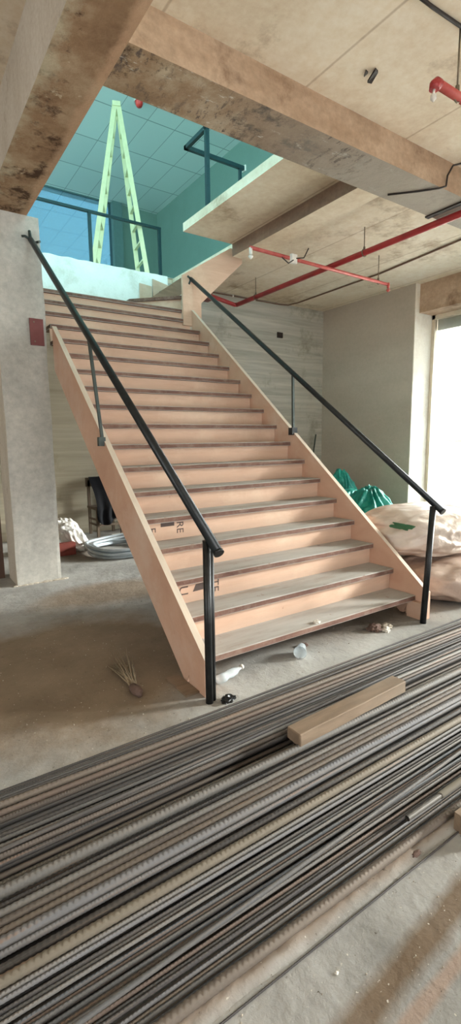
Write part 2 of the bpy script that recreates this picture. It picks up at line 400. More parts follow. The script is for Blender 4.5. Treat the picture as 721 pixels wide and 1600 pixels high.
# ------------------------------------------------------------------ the room
struct('floor', box((-7, -8, -.2), (6.9, 9.5, 0)), M['floor'], 'dusty grey concrete floor with brown patches under the stairs', 'floor')
struct('wall_back', box((-7, YB, 0), (XR+.4, YB+.2, ZC-.002)), M['board'], 'board-marked grey concrete wall behind the staircase', 'wall')
struct('wall_right', box((XR, 3.22, 0), (6.90, YB+.2, ZC)), M['render'], 'smooth grey rendered wall beside the bright window', 'wall')
struct('trim_window', box((XR+.002, 3.205, 0), (6.90, 3.22, ZC)), M['white_strip'], 'sunlit white plaster strip between grey wall and window', 'trim')
bm = B(); add_box(bm, (XR+.11, -4.6, 3.62), (6.90, 3.203, ZC)); struct('wall_right_header', bm, M['beam'], 'brown concrete beam over the bright window', 'beam')
struct('wall_right_corner', box((6.2, -8, 0), (6.90, -4.6, ZC)), M['render'], 'unseen grey wall pier lengthened to cut window light on the foreground', 'wall')  # unseen pier, lengthened to keep window light off the foreground
bm = B(); add_box(bm, (-7.2, -8, 0), (-7, -3.5, ZC)); add_box(bm, (-7.2, -1.0, 0), (-7, 9.5, ZC)); add_box(bm, (-7.2, -3.5, 3.0), (-7, -1.0, ZC)); add_box(bm, (-7.2, -3.5, 0), (-7, -1.0, .2))
struct('wall_left', bm, M['render'], 'grey side wall with a wide opening, out of frame', 'wall')
bm = B(); add_box(bm, (-7, -8.2, 0), (-2, -8, ZC)); add_box(bm, (2, -8.2, 0), (6.9, -8, ZC)); add_box(bm, (-2, -8.2, 3.0), (2, -8, ZC))
struct('wall_front', bm, M['render'], 'grey wall with a wide entrance behind the viewer', 'wall')
# upper slab with the stair void cut out (every piece is the same ceiling)
bm = B()
VX0, VX1, VY0 = -.30, 1.81, 1.0
def slab(x0, y0, x1, y1): add_box(bm, (x0, y0, ZC), (x1, y1, ZF))
slab(-7, -8, VX0, YB+.1); slab(VX0, -8, 6.9, VY0); slab(VX1, VY0, 6.9, 3.5); slab(2.72, 3.5, 6.9, YB+.1); slab(-7, YB+.1, 6.9, 10.4)
struct('ceiling', bm, M['ceil'], 'beige raw concrete ceiling slab with the stair opening', 'ceiling')
# beams
bm = B(); fs = add_box(bm, (-.595, -8, 3.62), (-.24, YB, ZC)); fs[0].material_index = 1
struct('ceiling_beam_left', bm, [M['plaster'], M['soffit_left']], 'deep stained beam at upper left, pale plaster on its side', 'beam')
bm = B(); fs = add_box(bm, (-.24, .70, 3.84), (6.4, 1.14, ZC)); fs[0].material_index = 1
struct('ceiling_beam_main', bm, [M['beam'], M['soffit']], 'wide stained beam crossing the ceiling in front of the void', 'beam')
bm = B(); fs = add_box(bm, (2.57, 1.14, 3.94), (2.90, 3.5, ZC)); fs[0].material_index = 1
struct('ceiling_beam_small', bm, [M['beam_dark'], M['ceil']], 'shallow beam under the slab right of the void', 'beam')
# column at the left
bm = B(); add_box(bm, (-.575, 2.906, 0), (-.13, 3.33, 3.62)); bmesh.ops.subdivide_edges(bm, edges=bm.edges, cuts=12, use_grid_fill=True)
for v in bm.verts:
    p = v.co
    edge = (abs(p.x+.13) < .01 or abs(p.x+.575) < .01) and abs(p.y-2.906) < .01
    if edge: p.x += .012*noise.noise(Vector((p.x*9, 1, p.z*7))); p.y += .008*abs(noise.noise(Vector((4, p.x*3, p.z*9))))
o = struct('column', bm, [M['column'], M['plaster']], 'grey concrete column at the left of the staircase', 'column')
for f in o.data.polygons:
    if f.normal.x < -.8: f.material_index = 1
# little rough mortar kick around the column foot
bm = B()
for i in range(16):
    x = -.60+.5*i/15; bmesh.ops.create_icosphere(bm, subdivisions=1, radius=.012+.02*random.random(), matrix=Matrix.Translation((x+.02*random.random(), 2.895+.012*random.random(), .003)) @ Matrix.Diagonal((1.6, .8, .6, 1)))
tag(obj('mortar_droppings', bm, M['rubble']), 'hardened mortar droppings along the foot of the grey column', 'mortar', kind='stuff')
# painted edge of the upper floor above the landing
bm = B(); add_box(bm, (-.3, YB-.03, 3.45), (2.57, YB, ZF)); bmesh.ops.subdivide_edges(bm, edges=[e for e in bm.edges if abs((e.verts[0].co-e.verts[1].co).x) > 1], cuts=60)
for v in bm.verts:
    if v.co.z > 4: v.co.z += .012*noise.noise(Vector((v.co.x*7, 1, 2)))-.012
struct('trim_floor_edge', bm, M['white_edge'], 'white painted edge of the upper floor above the top tread', 'floor edge')
# concrete flank under the upper railing (edge of the slab beside the void is part of the ceiling mesh)

# window in the right wall
Y0W, Y1W, XW = -4.6, 3.203, 6.72
bm = B()
for a, b in (((XW, Y1W-.06, .05), (XW+.08, Y1W, 3.62)), ((XW, Y0W, 3.55), (XW+.08, Y1W, 3.62)), ((XW, Y0W, .05), (XW+.08, Y1W, .12))): add_box(bm, a, b)
for y in (.75, -1.9): add_box(bm, (XW, y-.03, .12), (XW+.08, y+.03, 3.55))
win = struct('window_1', bm, M['alu'], 'overexposed window wall with pale aluminium frame', 'window')
o = obj('glass_pane', box((XW+.035, Y0W, .12), (XW+.045, Y1W-.06, 3.55)), M['glass'], win)
o = obj('blind_box', box((XW+.085, Y0W, 3.36), (XW+.14, Y1W-.06, 3.55)), M['alu_gray'], win)
# outside
struct('ground_outside', box((6.92, -40, -.3), (60, 40, -.02)), M['out_ground'], 'bright forecourt outside the window', 'ground')
bm = B(); add_box(bm, (6.92, -10, 3.56), (10.0, 9, 3.7))
for cx, cy in ((8.0, 3.6), (8.0, 1.8), (9.2, 4.4)): add_lathe(bm, [(.0, 3.555), (.06, 3.552), (.07, 3.56)], (cx, cy, 0), seg=16)
struct('canopy_roof_outside', bm, M['out_soffit'], 'white canopy soffit outside the window', 'canopy')
t = thing('balustrade', 'pale outdoor railing seen through the bright window', 'railing', (7.8, 2, 0))
obj('rail', box((7.77, -4, 1.36), (7.83, 8, 1.41)), M['alu_gray'], t)
for y in (-3, -1, 1, 3, 5, 7): obj('post', box((7.785, y-.015, -.02), (7.815, y+.015, 1.36)), M['alu_gray'], t)

# ------------------------------------------------------------------ the upper room
XU0, YU0, YU1, XU1 = -5.0, -4.0, 10.1, 4.74
struct('ceiling_upper', box((XU0-.2, YU0-.2, ZU), (XU1+.2, YU1+.3, ZU+.2)), M['tiles'], 'square-tiled teal-lit ceiling of the upper floor', 'ceiling')
struct('wall_upper_right', box((XU1, YU0, ZF), (XU1+.2, YU1+.2, ZU)), M['teal'], 'plain teal wall on the right of the upper floor', 'wall')
struct('wall_upper_back', box((3.74, YU1, ZF), (XU1, YU1+.2, ZU)), M['teal'], 'pale teal wall at the back of the upper floor', 'wall')
struct('wall_upper_pillar', box((3.50, YU1-.12, ZF), (3.74, YU1+.2, ZU)), M['teal_dark'], 'dark pillar at the edge of the blue glazing upstairs', 'pillar')
bm = B(); add_box(bm, (XU0, YU1, ZF), (3.5, YU1+.08, ZF+.06)); add_box(bm, (XU0, YU1, ZU-.02), (3.5, YU1+.08, ZU))
for x in (-2.6, -.3,): add_box(bm, (x-.03, YU1, ZF), (x+.03, YU1+.08, ZU))
w2 = struct('window_2', bm, M['teal_dark'], 'blue tinted glass wall at the back of the upper floor', 'window')
obj('glass_pane', box((XU0, YU1+.03, ZF), (3.5, YU1+.05, ZU)), M['blueglass'], w2)
bm = B(); add_box(bm, (XU0-.08, YU0, ZF), (XU0, YU1, ZF+.06)); add_box(bm, (XU0-.08, YU0, ZU-.06), (XU0, YU1, ZU))  # unseen left side, glazed whole to brighten the upper room
for y in (-1.5, 1, 3.5, 6, 8.5): add_box(bm, (XU0-.08, y-.03, ZF), (XU0, y+.03, ZU))
w3 = struct('window_3', bm, M['teal_dark'], 'unseen teal glazing added along the left side of the upper floor for light', 'window')
obj('glass_pane', box((XU0-.05, YU0, ZF), (XU0-.03, YU1, ZU)), M['tealglass'], w3)
bm = B(); add_box(bm, (XU0, YU0-.08, ZF), (XU1, YU0, ZF+.06)); add_box(bm, (XU0, YU0-.08, ZU-.06), (XU1, YU0, ZU))  # unseen front side, glazed to let tinted light into the upper room
for x in (-2.5, 0, 2.5): add_box(bm, (x-.03, YU0-.08, ZF), (x+.03, YU0, ZU))
w4 = struct('window_4', bm, M['teal_dark'], 'unseen teal glazing added at the front of the upper floor for light', 'window')
obj('glass_pane', box((XU0, YU0-.05, ZF), (XU1, YU0-.03, ZU)), M['tealglass'], w4)

bm = B()
for x0, y0, x1, y1 in ((XU0, YU0, -.34, YB), (-.34, YU0, 1.78, .96), (1.86, YU0, XU1, 3.46), (2.76, 3.46, XU1, YB), (XU0, YB+.05, XU1, YU1)): add_box(bm, (x0, y0, ZF), (x1, y1, ZF+.004))
struct('floor_upper_bounce', bm, M['bounce_layer'], 'unseen pale layer on the upper floor, added to bounce light up', 'floor')  # pale layer added to bounce light onto the upper ceiling
# upper railings
t = thing('guard_rail', 'dark steel guard rail along the upper floor edge behind the ladder', 'railing', (1.5, 5.6, ZF))
RZ = 4.985
obj('rail', bar((-.2, 5.6, RZ), (2.555, 5.6, RZ), .05, .035), M['railup'], t)
for x in (-.1, 1.335, 2.53): obj('post', bar((x, 5.6, ZF), (x, 5.6, RZ-.017), .045, .045, (0, 1, 0)), M['railup'], t)
t = thing('corner_rail', 'dark steel corner rail standing on the slab right of the void', 'railing', (1.86, 2.95, ZF))
obj('post', bar((1.845, 2.95, ZF), (1.845, 2.95, 5.06), .045, .045, (0, 1, 0)), M['railup'], t)
obj('rail', bar((1.845, 2.925, 5.055), (1.845, 3.45, 5.055), .045, .045), M['railup'], t)
obj('cross_rail', bar((1.8225, 3.43, 5.055), (2.72, 3.43, 5.055), .045, .045), M['railup'], t)
obj('end_post', bar((2.66, 3.43, ZF), (2.66, 3.43, 5.035), .035, .035, (0, 1, 0)), M['railup'], t)
o = obj('end_cap', box((2.72, 3.395, 5.02), (2.735, 3.465, 5.09)), M['white_metal'], t); o['label'] = 'pale end cap'

# A-frame ladder on the upper floor
t = thing('step_ladder', 'tall cream A-frame ladder standing open on the upper floor', 'ladder', (2.03, 6.0, ZF))
TX, TZ = 2.03, 6.84
LT = Vector((.921, -.390, 0)); LN = Vector((.390, .921, 0)); LC = Vector((TX, 6.0, 0))
def lp(a, b, z): return LC+LT*a+LN*b+Vector((0, 0, z))
def ladder_leg(foot, sgn, far):
    yt, yb = .13, .24
    A = {}
    for s_ in (-1, 1):
        fa = foot+(far if s_ > 0 else 0)
        A[s_] = (lp(fa, s_*yb, ZF), lp(sgn*.03, s_*yt, TZ-.02))
        obj('stile', bar(A[s_][0], A[s_][1], .075, .03, LN), M['ladder'], t)
    for k in range(1, 9):
        f = k/9.2; obj('rung', bar(A[-1][0].lerp(A[-1][1], f), A[1][0].lerp(A[1][1], f), .045, .028), M['ladder'], t)
ladder_leg(-.51, -1, .03); ladder_leg(.40, 1, -.13)
bm = B(); add_bar(bm, lp(0, -.17, TZ-.01), lp(0, .17, TZ-.01), .13, .07); obj('top_cap', bevel(bm, .008), M['ladder'], t)
# red sprinkler cap
t = thing('ceiling_sprinkler', 'small red sprinkler cap on the upper tiled ceiling', 'sprinkler', (2.585, 6.32, ZU))
bm = B(); add_lathe(bm, [(.0, -.09), (.045, -.085), (.062, -.05), (.062, -.01), (.07, 0)], (2.585, 6.32, ZU), seg=20); obj('cap', bm, M['redcap'], t)
bm = B(); add_lathe(bm, [(.085, -.012), (.09, 0)], (2.585, 6.32, ZU), seg=20); obj('flange', bm, M['white_metal'], t)

# ------------------------------------------------------------------ the staircase
st = thing('staircase', 'wide wooden staircase with peach plywood risers and brown dusty treads', 'staircase', (W/2, -.05, 0))
TT = .042
X0, X1 = -.075, W-.002
def xin(y): return -.105+.026*(y+.1)       # inner face of the left stringer, slightly splayed
for k in range(1, 19):
    y0 = (k-1)*G; y1 = y0+G+.045 if k < 18 else YB-.035; z = k*R
    bm = B()
    xl0, xl1 = (xin(y0)+.002, xin(y1)+.002) if k < 13 else (-.06, -.06)
    if k >= 13: xl0 = xl1 = max(xin(y0), xin(min(y1, 3)))+.002
    pts = [(xl0, y0, z-TT), (X1, y0, z-TT), (X1, y1, z-TT), (xl1, y1, z-TT)]
    fs = add_prism(bm, pts, (0, 0, TT))
    for f in fs:
        f.normal_update()
        f.material_index = 0 if f.normal.z > .5 else 1
    bevel(bm, .005, 2)
    obj('tread', bm, [M['dust'], M['nosing']], st)
    if k > 1:
        yr = y0+.040
        o = obj('riser', box((max(xin(yr), -.07 if k > 12 else -1)+.003, yr, (k-1)*R), (X1, yr+.016, z-TT)), M['ply_riser'], st)
        if k == 5: RISER5 = o
        if k == 3: RISER3 = o
# winder tread at the top
wp = [(1.40, 4.34), (W-.002, 3.81), (W-.002, YB-.04), (1.40, YB-.04)]
bm = B(); fs = add_prism(bm, [(x, y, 19*R-TT) for x, y in wp], (0, 0, TT))
for f in fs:
    f.normal_update(); f.material_index = 0 if f.normal.z > .5 else 1
obj('winder_tread', bm, [M['dust'], M['nosing']], st)
bm = B(); add_prism(bm, [(1.43, 4.345, 18*R), (W-.002, 3.855, 18*R), (W-.002, 3.87, 18*R), (1.43, 4.36, 18*R)], (0, 0, R-TT)); obj('winder_riser', bm, M['ply'], st)
# stringers: thin side face plus dusty top edge
def stringer(xo0, xo1, th, y0, y1, cut):
    """outer face at xo0 (front) .. xo1 (rear)"""
    bm = B()
    top = lambda y: nz(y)+.13
    low = lambda y: nz(y)-.30
    prof = [(y0, 0), (y0, top(y0)), (y1, top(y1)), (y1, low(y1)), (.125, low(.125)), (.09, .06), (.09, 0)]
    xo = lambda y: xo0+(xo1-xo0)*(y-y0)/(y1-y0)
    a = [bm.verts.new((xo(y), y, z)) for y, z in prof]; b = [bm.verts.new((xo(y)+th, y, z)) for y, z in prof]
    n = len(prof); fs = [bm.faces.new(a), bm.faces.new(b[::-1])]
    for i in range(n): fs.append(bm.faces.new((a[(i+1) % n], a[i], b[i], b[(i+1) % n])))
    fs[3].material_index = 1
    bmesh.ops.recalc_face_normals(bm, faces=fs); return bm
obj('stringer', stringer(-.15, -.075, .045, -.105, 2.88, 0), [M['ply_side'], M['ply_top']], st)
obj('stringer', stringer(W, W, .042, -.105, 3.58, 0), [M['ply_side'], M['ply_top']], st)
obj('front_panel', box((W-.05, -.10, 0), (W-.001, .045, R-TT-.002)), M['ply_side'], st)
obj('foot_plate', box((-.24, -.04, 0), (-.15, .22, .012)), M['timber'], st)
# plywood boxing at the top right and flank of the next flight
obj('end_panel', bevel(box((1.83, 3.585, 2.98), (2.11, 3.62, 3.61)), .003), M['ply'], st)
bm = prism([(2.0, 3.622, 3.20), (2.11, 3.622, 3.28), (2.82, 3.622, 3.93), (2.82, 3.622, 4.095), (2.62, 3.622, 4.095), (1.85, 3.622, 3.62)], (0, .03, 0)); obj('flight_panel', bm, M['ply'], st)
bm = prism([(1.66, 4.40, 3.425), (1.66, 4.40, 3.43), (2.50, 4.40, 4.02), (2.50, 4.40, 3.80), (2.0, 4.40, 3.425)], (0, .045, 0)); obj('flight_stringer', bm, M['timber'], st)
for k in range(3):
    x = 2.0+k*.19; z = 19*R+.16*k
    obj('upper_riser', box((x, 4.45, z-.02), (x+.016, YB-.04, z+.14)), M['ply'], st)
    obj('upper_tread', box((x, 4.45, z+.14), (x+.24 if k < 2 else 2.56, YB-.04, z+.165)), M['nosing'], st)
# printed lettering on two risers (turned on its side, as the reused sheets carry it)
def lettering(body, x, zc, y, size, parent, rot=-PI/2):
    cu = bpy.data.curves.new('printed_letters', 'FONT'); cu.body = body; cu.size = size; cu.extrude = .0004; cu.align_x = 'CENTER'; cu.align_y = 'CENTER'
    cu.materials.append(M['ink'])
    tmp = bpy.data.objects.new('tmp', cu); COL.objects.link(tmp); bpy.context.view_layer.update()
    me = bpy.data.meshes.new_from_object(tmp.evaluated_get(bpy.context.evaluated_depsgraph_get()))
    bpy.data.objects.remove(tmp); bpy.data.curves.remove(cu)
    me.transform(Matrix.Translation(Vector((x, y-.0008, zc))-WORLD[parent.name]) @ Matrix.Rotation(PI/2, 4, 'X') @ Matrix.Rotation(rot, 4, 'Z'))
    o = bpy.data.objects.new('printed_letters', me); COL.objects.link(o); o.parent = parent
    return o
y5 = 4*G+.040; y3 = 2*G+.040
lettering('E:', .035, 4.5*R-.015, y5, .085, RISER5); lettering('RE', .272, 4.5*R-.005, y5, .085, RISER5)
obj('printed_mark', box((.11, y5-.0012, 4.5*R+.012), (.225, y5-.0002, 4.5*R+.045)), M['ink'], RISER5)
lettering('U', .045, 2.5*R+.0, y3, .10, RISER3); lettering('TE', .30, 2.5*R-.005, y3, .09, RISER3)
bm = prism([(.12, y3-.001, 2.5*R-.02), (.24, y3-.001, 2.5*R-.015), (.24, y3-.001, 2.5*R+.035), (.145, y3-.001, 2.5*R+.03)], (0, .0008, 0)); obj('printed_mark', bm, M['ink'], RISER3)

# handrails
def rail_z(y): return .885+(R/G)*(y+.26)
t = thing('handrail', 'black steel handrail on the left side of the staircase', 'handrail', (-.155, -.17, 0))
def lx(y): return -.15+.0*y
P0 = Vector((-.145, -.27, .880)); P1 = Vector((-.225, 2.87, 3.395))
obj('rail', tube([P0, P0.lerp(P1, .5), P1], .027, 16), M['black'], t)
obj('end_cap', tube([P0-(P1-P0).normalized()*.001, P0+(P1-P0).normalized()*.012], .0295, 16), M['black_worn'], t)
bm = B(); add_tube(bm, [(-.158, -.165, 0), (-.158, -.165, .935)], .0215, 14); add_tube(bm, [(-.125, -.150, 0), (-.125, -.150, .925)], .018, 12)
obj('post', bm, M['black_worn'], t)
q = P0.lerp(P1, (1.46+.27)/3.14)
obj('baluster', bar((-.118, 1.46, nz(1.46)+.09), (q.x, 1.46, q.z-.02), .022, .022, (0, 1, 0)), M['darkgreen'], t)
obj('bracket', box((-.155, 1.445, nz(1.46)+.08), (-.10, 1.485, nz(1.46)+.15)), M['darkgreen'], t)
bm = B(); add_tube(bm, [P1, P1+Vector((-.045, .03, .035)), P1+Vector((-.075, .036, .03))], .012, 8); add_tube(bm, [P1, P1+Vector((.0, .035, .09))], .014, 8); add_tube(bm, [P1+Vector((.06, -.08, -.03)), P1+Vector((.06, .03, .0))], .012, 8)
obj('wall_bracket', bm, M['darkgreen'], t)
t = thing('handrail', 'black steel handrail on the right side of the staircase', 'handrail', (1.9, -.12, 0))
Q0 = Vector((1.965, -.20, .895)); Q1 = Vector((1.955, 3.58, 3.575))
obj('rail', tube([Q0, Q0.lerp(Q1, .5), Q1], .025, 16), M['black'], t)
obj('end_cap', tube([Q0-(Q1-Q0).normalized()*.001, Q0+(Q1-Q0).normalized()*.012], .0275, 16), M['black_worn'], t)
bm = B(); add_tube(bm, [(1.868, -.135, 0), (1.945, -.125, .935)], .024, 14); add_tube(bm, [(1.90, -.12, 0), (1.968, -.112, .93)], .014, 10)
obj('post', bm, M['black_worn'], t)
q = Q0.lerp(Q1, (1.55+.2)/3.78)
obj('baluster', bar((1.97, 1.55, nz(1.55)+.12), (q.x, 1.55, q.z-.02), .022, .022, (0, 1, 0)), M['darkgreen'], t)
obj('bracket', box((1.93, 1.52, nz(1.55)+.085), (2.0, 1.58, nz(1.55)+.16)), M['black'], t)
bm = B(); add_tube(bm, [Q1, Q1+Vector((-.05, .004, .03))], .014, 8); add_tube(bm, [Q1, Q1+Vector((-.03, .004, -.07))], .012, 8)
obj('wall_bracket', bm, M['darkgreen'], t)

# maroon plate on the column
t = thing('steel_plate', 'maroon steel plate bolted to the edge of the grey column', 'plate', (-.225, 2.895, 2.42))
obj('plate', bevel(box((-.285, 2.888, 2.42), (-.155, 2.904, 2.675)), .002), M['maroon'], t)
for z in (2.455, 2.64): obj('bolt', tube([(-.245, 2.880, z), (-.245, 2.888, z)], .008, 8), M['steel'], t)

# ------------------------------------------------------------------ ceiling services
PX, PZ = 3.675, 3.795
t = thing('sprinkler_pipe', 'long red sprinkler pipe running under the ceiling towards the back wall', 'pipe', (PX, 3, PZ))
obj('pipe', tube([(PX, -3.2, PZ), (PX, 2, PZ), (PX+.02, 5.0, PZ)], .036, 16), M['redpipe'], t)
obj('elbow_pipe', tube([(PX+.02, 4.985, PZ), (PX-.02, 5.02, PZ), (3.15, 4.83, PZ), (2.98, 4.78, PZ)], .034, 14), M['redpipe'], t)
o = obj('valve', bevel(box((2.90, 4.70, PZ-.09), (3.0, 4.84, PZ+.05)), .01), M['maroon'], t)
def hanger(x, y, zpipe, rp, parent):
    bm = B(); add_tube(bm, [(x, y, zpipe+rp+.03), (x, y, ZC)], .006, 8)
    pts = [(x+(rp+.006)*math.cos(a)*1.0, y, zpipe+(rp+.008)*math.sin(a)) for a in [PI*2*j/16 for j in range(16)]]
    add_tube(bm, pts, .006, 6, closed=True)
    add_lathe(bm, [(.014, 0), (.014, .03)], (x, y, zpipe+rp+.005), seg=8)
    obj('hanger', bm, M['steel'], parent)
for y in (4.45, 2.15, -.9): hanger(PX+(.015 if y > 3 else 0), y, PZ, .036, t)
t = thing('branch_pipe', 'thin dusty red branch pipe crossing under the main sprinkler pipe', 'pipe', (PX, 2.69, 3.74))
BZ = 3.733
obj('pipe', tube([(2.27, 2.69, BZ+.02), (4.86, 2.70, BZ)], .022, 12), M['pink_pipe'], t)
for x, nm in ((2.28, 'drop_head'), (4.84, 'drop_head')):
    bm = B(); add_tube(bm, [(x, 2.69, BZ+.02), (x, 2.69, BZ-.06)], .02, 10); add_lathe(bm, [(.012, -.07), (.03, -.075), (.03, -.085), (.008, -.11)], (x, 2.69, BZ), seg=12)
    obj(nm, bm, M['white_metal'] if x < 3 else M['pink_pipe'], t)
hanger(4.62, 2.698, BZ, .022, t)
t = thing('junction_box', 'white junction box with loose black wires on the branch pipe', 'junction box', (2.93, 2.66, BZ))
obj('box_body', bevel(box((2.88, 2.625, BZ-.06), (2.97, 2.665, BZ+.05)), .006), M['white_metal'], t)
bm = B(); add_tube(bm, [(2.90, 2.62, BZ-.03), (2.80, 2.60, BZ-.09), (2.68, 2.58, BZ-.05)], .007, 8); add_tube(bm, [(2.95, 2.62, BZ), (3.06, 2.60, BZ+.02), (3.12, 2.58, BZ+.14)], .007, 8)
obj('wire', bm, M['cable'], t)
t = thing('conduit', 'thin brown conduit running along the ceiling and the top of the back wall', 'conduit', (5.15, 3, 4.08))
pts = [(5.04, 1.16, 4.085), (5.06, 1.69, 4.085), (5.25, 3.2, 4.085), (5.28, 5.2, 4.085), (5.2, 5.38, 4.075), (5.0, 5.42, 4.07), (3.57, 5.425, 4.07), (3.0, 5.425, 4.07)]
obj('tube', tube(pts, .013, 8), M['conduit'], t)
bm = B()
for x in (3.4, 3.9, 4.4): add_box(bm, (x-.012, 5.405, 4.05), (x+.012, 5.448, 4.092))
obj('clip', bm, M['white_metal'], t)
# upper right pipe stub
TY = -.25
t = thing('pipe_stub', 'short red pipe with open elbow at the upper right of the ceiling', 'pipe', (1.8, TY, 3.7))
obj('pipe', tube([(1.575, TY, 3.70), (3.4, TY-.02, 3.70)], .028, 14), M['pink_pipe'], t)
obj('elbow', tube([(1.60, TY, 3.70), (1.57, TY, 3.70), (1.553, TY, 3.685), (1.55, TY, 3.655)], .032, 14), M['redpipe'], t)
bm = B(); add_tube(bm, [(1.55, TY, 3.655), (1.545, TY, 3.625)], .008, 8); add_lathe(bm, [(.002, 0), (.018, -.008), (.02, -.028), (.004, -.045)], (1.545, TY, 3.628), seg=10)
obj('hanging_head', bm, M['white_metal'], t)
hanger(1.80, TY, 3.70, .028, t)
# loose cables
single('loose_cable', tube([(2.75, 1.06, 3.832), (2.95, .85, 3.832), (3.05, .70, 3.826), (3.12, .672, 3.85), (3.14, .675, 3.95), (3.2, .66, 4.05), (3.32, .62, 4.09), (3.7, .5, 4.09)], .009, 8), M['cable'],
       'black loose cable hanging over the edge of the main beam', 'cable', (3.05, .8, 3.83))
single('ceiling_cable', tube([(1.30, -.25, 4.09), (1.5, -.255, 4.088), (1.8, -.27, 4.088), (2.6, -.3, 4.088)], .011, 8), M['cable'],
       'dark thin cable along the ceiling at the top right', 'cable', (1.8, -.26, 4.09))
single('recess_strip', box((3.50, .45, 3.822), (3.56, 1.16, 3.838)), M['cable'], 'dark flat strip standing in for a shaded recess under the main beam beside the red pipe', 'strip', (3.53, .8, 3.83))  # dark strip stands in for a shaded recess in the soffit
t = thing('ceiling_scrap', 'torn dark scrap of formwork stuck in the ceiling', 'scrap', (1.63, .31, 4.09))
obj('flap', prism([(1.61, .28, 4.098), (1.65, .29, 4.098), (1.665, .36, 4.07), (1.63, .37, 4.07)], (.004, .004, -.012)), M['cable'], t)
obj('shard', prism([(1.565, .33, 4.098), (1.595, .335, 4.098), (1.58, .36, 4.08)], (.004, .003, -.01)), M['cable'], t)
bm = B()
for (a, b) in (((-.25, -.35), (2.0, -.30)),): pass
# small rebar tail on the back wall
single('wall_stub', box((4.97, YB-.03, 3.45), (5.10, YB-.001, 3.55)), M['cable'], 'small dark bracket stub on the board-marked back wall', 'bracket', (5.03, YB-.01, 3.5))
single('leaning_rod', tube([(5.36, 5.0, 0.0), (6.03, 5.42, 1.55)], .014, 8), M['darkgreen'], 'thin dark rod leaning in the corner beyond the stair', 'rod', (5.36, 5.0, 0))

# ------------------------------------------------------------------ sacks and tarpaulins at the right
t = thing('sack', 'upper big white woven sack lying on another sack', 'sack', (3.0, .6, .38))
obj('bag', blob((2.86, .52, .575), (.80, .52, .23), 3, .10, 1.6, 6, .022, 2.2, -.85, .80), M['sack'], t)
bag = [c for c in COL.objects if c.name == 'bag'][0]
def on_bag(x, z):        # surface of the bag seen from the front
    ok, loc, nrm, _ = bag.ray_cast(Vector((x, -2, z))-WORLD['bag'], Vector((0, 1, 0)))
    return loc+WORLD['bag']+nrm*.004
bpy.context.view_layer.update()
bm = B(); rows = []
for i in range(13):
    a = i/12; hgt = .020*(math.sin(PI*a)**.5)*(1+.35*math.sin(a*11)); rows.append([bm.verts.new(on_bag(2.135+.07*a, .668+.030*a+hgt*(b/4-.5)*1.6)) for b in range(5)])
for a, b in zip(rows, rows[1:]):
    for k in range(4): bm.faces.new((a[k], b[k], b[k+1], a[k+1]))
o = obj('green_print', bm, M['green_patch'], t); o['label'] = 'green printed patch'
single('sack', blob((3.12, .24, .185), (.88, .50, .225), 5, .10, 1.5, 6, .022, 2.2, -.8, .80), M['sack_low'], 'lower big dusty sack on the floor right of the stair post', 'sack', (3.1, .24, 0))
single('sack', blob((4.3, 1.95, .20), (.6, .36, .24), 8, .12, 1.6, 5, .05, 3.2, -.8, .85), M['sack'], 'white sack under the teal tarpaulin by the window', 'sack', (4.3, 2.05, 0))
single('tarpaulin', blob((4.72, 2.84, .34), (.46, .38, .36), 11, .2, 1.6, 6, .05, 2.4, -.9, .85, .20, .42), M['tealcloth'], 'bright teal crumpled tarpaulin nearest the window', 'tarpaulin', (4.7, 2.82, 0))
single('tarpaulin', blob((5.0, 3.45, .27), (.40, .22, .29), 15, .2, 1.6, 6, .05, 2.6, -.9, .9, .16), M['tealcloth'], 'dark teal tarpaulin heap between two others', 'tarpaulin', (5.0, 3.45, 0))
single('tarpaulin', blob((5.30, 3.98, .42), (.36, .30, .46), 19, .2, 1.6, 6, .05, 2.6, -.9, .9, .2, .4), M['tealcloth'], 'teal tarpaulin bundle furthest from the window', 'tarpaulin', (5.3, 3.98, 0))

# ------------------------------------------------------------------ behind the stairs
t = thing('chair', 'old wooden chair half hidden behind the left stringer', 'chair', (1.25, 5.15, 0))
cx0, cx1, cy0, cy1 = 1.00, 1.38, 4.95, 5.32
for (x, y, h) in ((cx0, cy1, .86), (cx1, cy1, .86), (cx0, cy0, .44), (cx1, cy0, .44)): obj('leg', bar((x, y, 0), (x, y, h), .04, .04, (0, 1, 0)), M['chairwood'], t)
obj('seat', bevel(box((cx0-.03, cy0-.03, .42), (cx1+.03, cy1+.02, .455)), .006), M['chairwood'], t)
obj('backrest', bevel(box((cx0-.04, cy1-.02, .76), (cx1+.04, cy1+.025, .90)), .012), M['chairwood'], t)
bm = B()
for z in (.18, .26): add_bar(bm, (cx0, cy0, z), (cx1, cy0, z), .02, .03); add_bar(bm, (cx0, cy0, z), (cx0, cy1, z), .02, .03)
obj('stretcher', bm, M['chairwood'], t)
# black cloth draped over the back
bm = B(); nx, nyy = 14, 22; grid = []
for i in range(nx+1):
    row = []
    for j in range(nyy+1):
        u = i/nx; v = j/nyy; x = .985+.40*u
        z = .915-.66*v-.07*math.sin(u*5)*v
        y = 5.28-.40*min(1, v*1.5)-.03*math.sin(u*17)*v-.02
        row.append(bm.verts.new((x+.03*math.sin(v*6)*v, y, z)))
    grid.append(row)
for i in range(nx):
    for j in range(nyy):
        f = bm.faces.new((grid[i][j], grid[i+1][j], grid[i+1][j+1], grid[i][j+1])); f.smooth = True
bmesh.ops.solidify(bm, geom=bm.faces[:], thickness=.006)
single('black_cloth', bm, M['blackcloth'], 'black cloth draped over the old wooden chair', 'cloth', (1.24, 5.0, .3))
t = thing('plastic_bag', 'white plastic bag slumped over a red bag beside the column', 'bag', (.36, 4.2, 0))
bm = blob((.40, 4.24, .20), (.13, .12, .235), 31, .28, 1.8, 5, .10, 2.6, -.85, .85, .12)
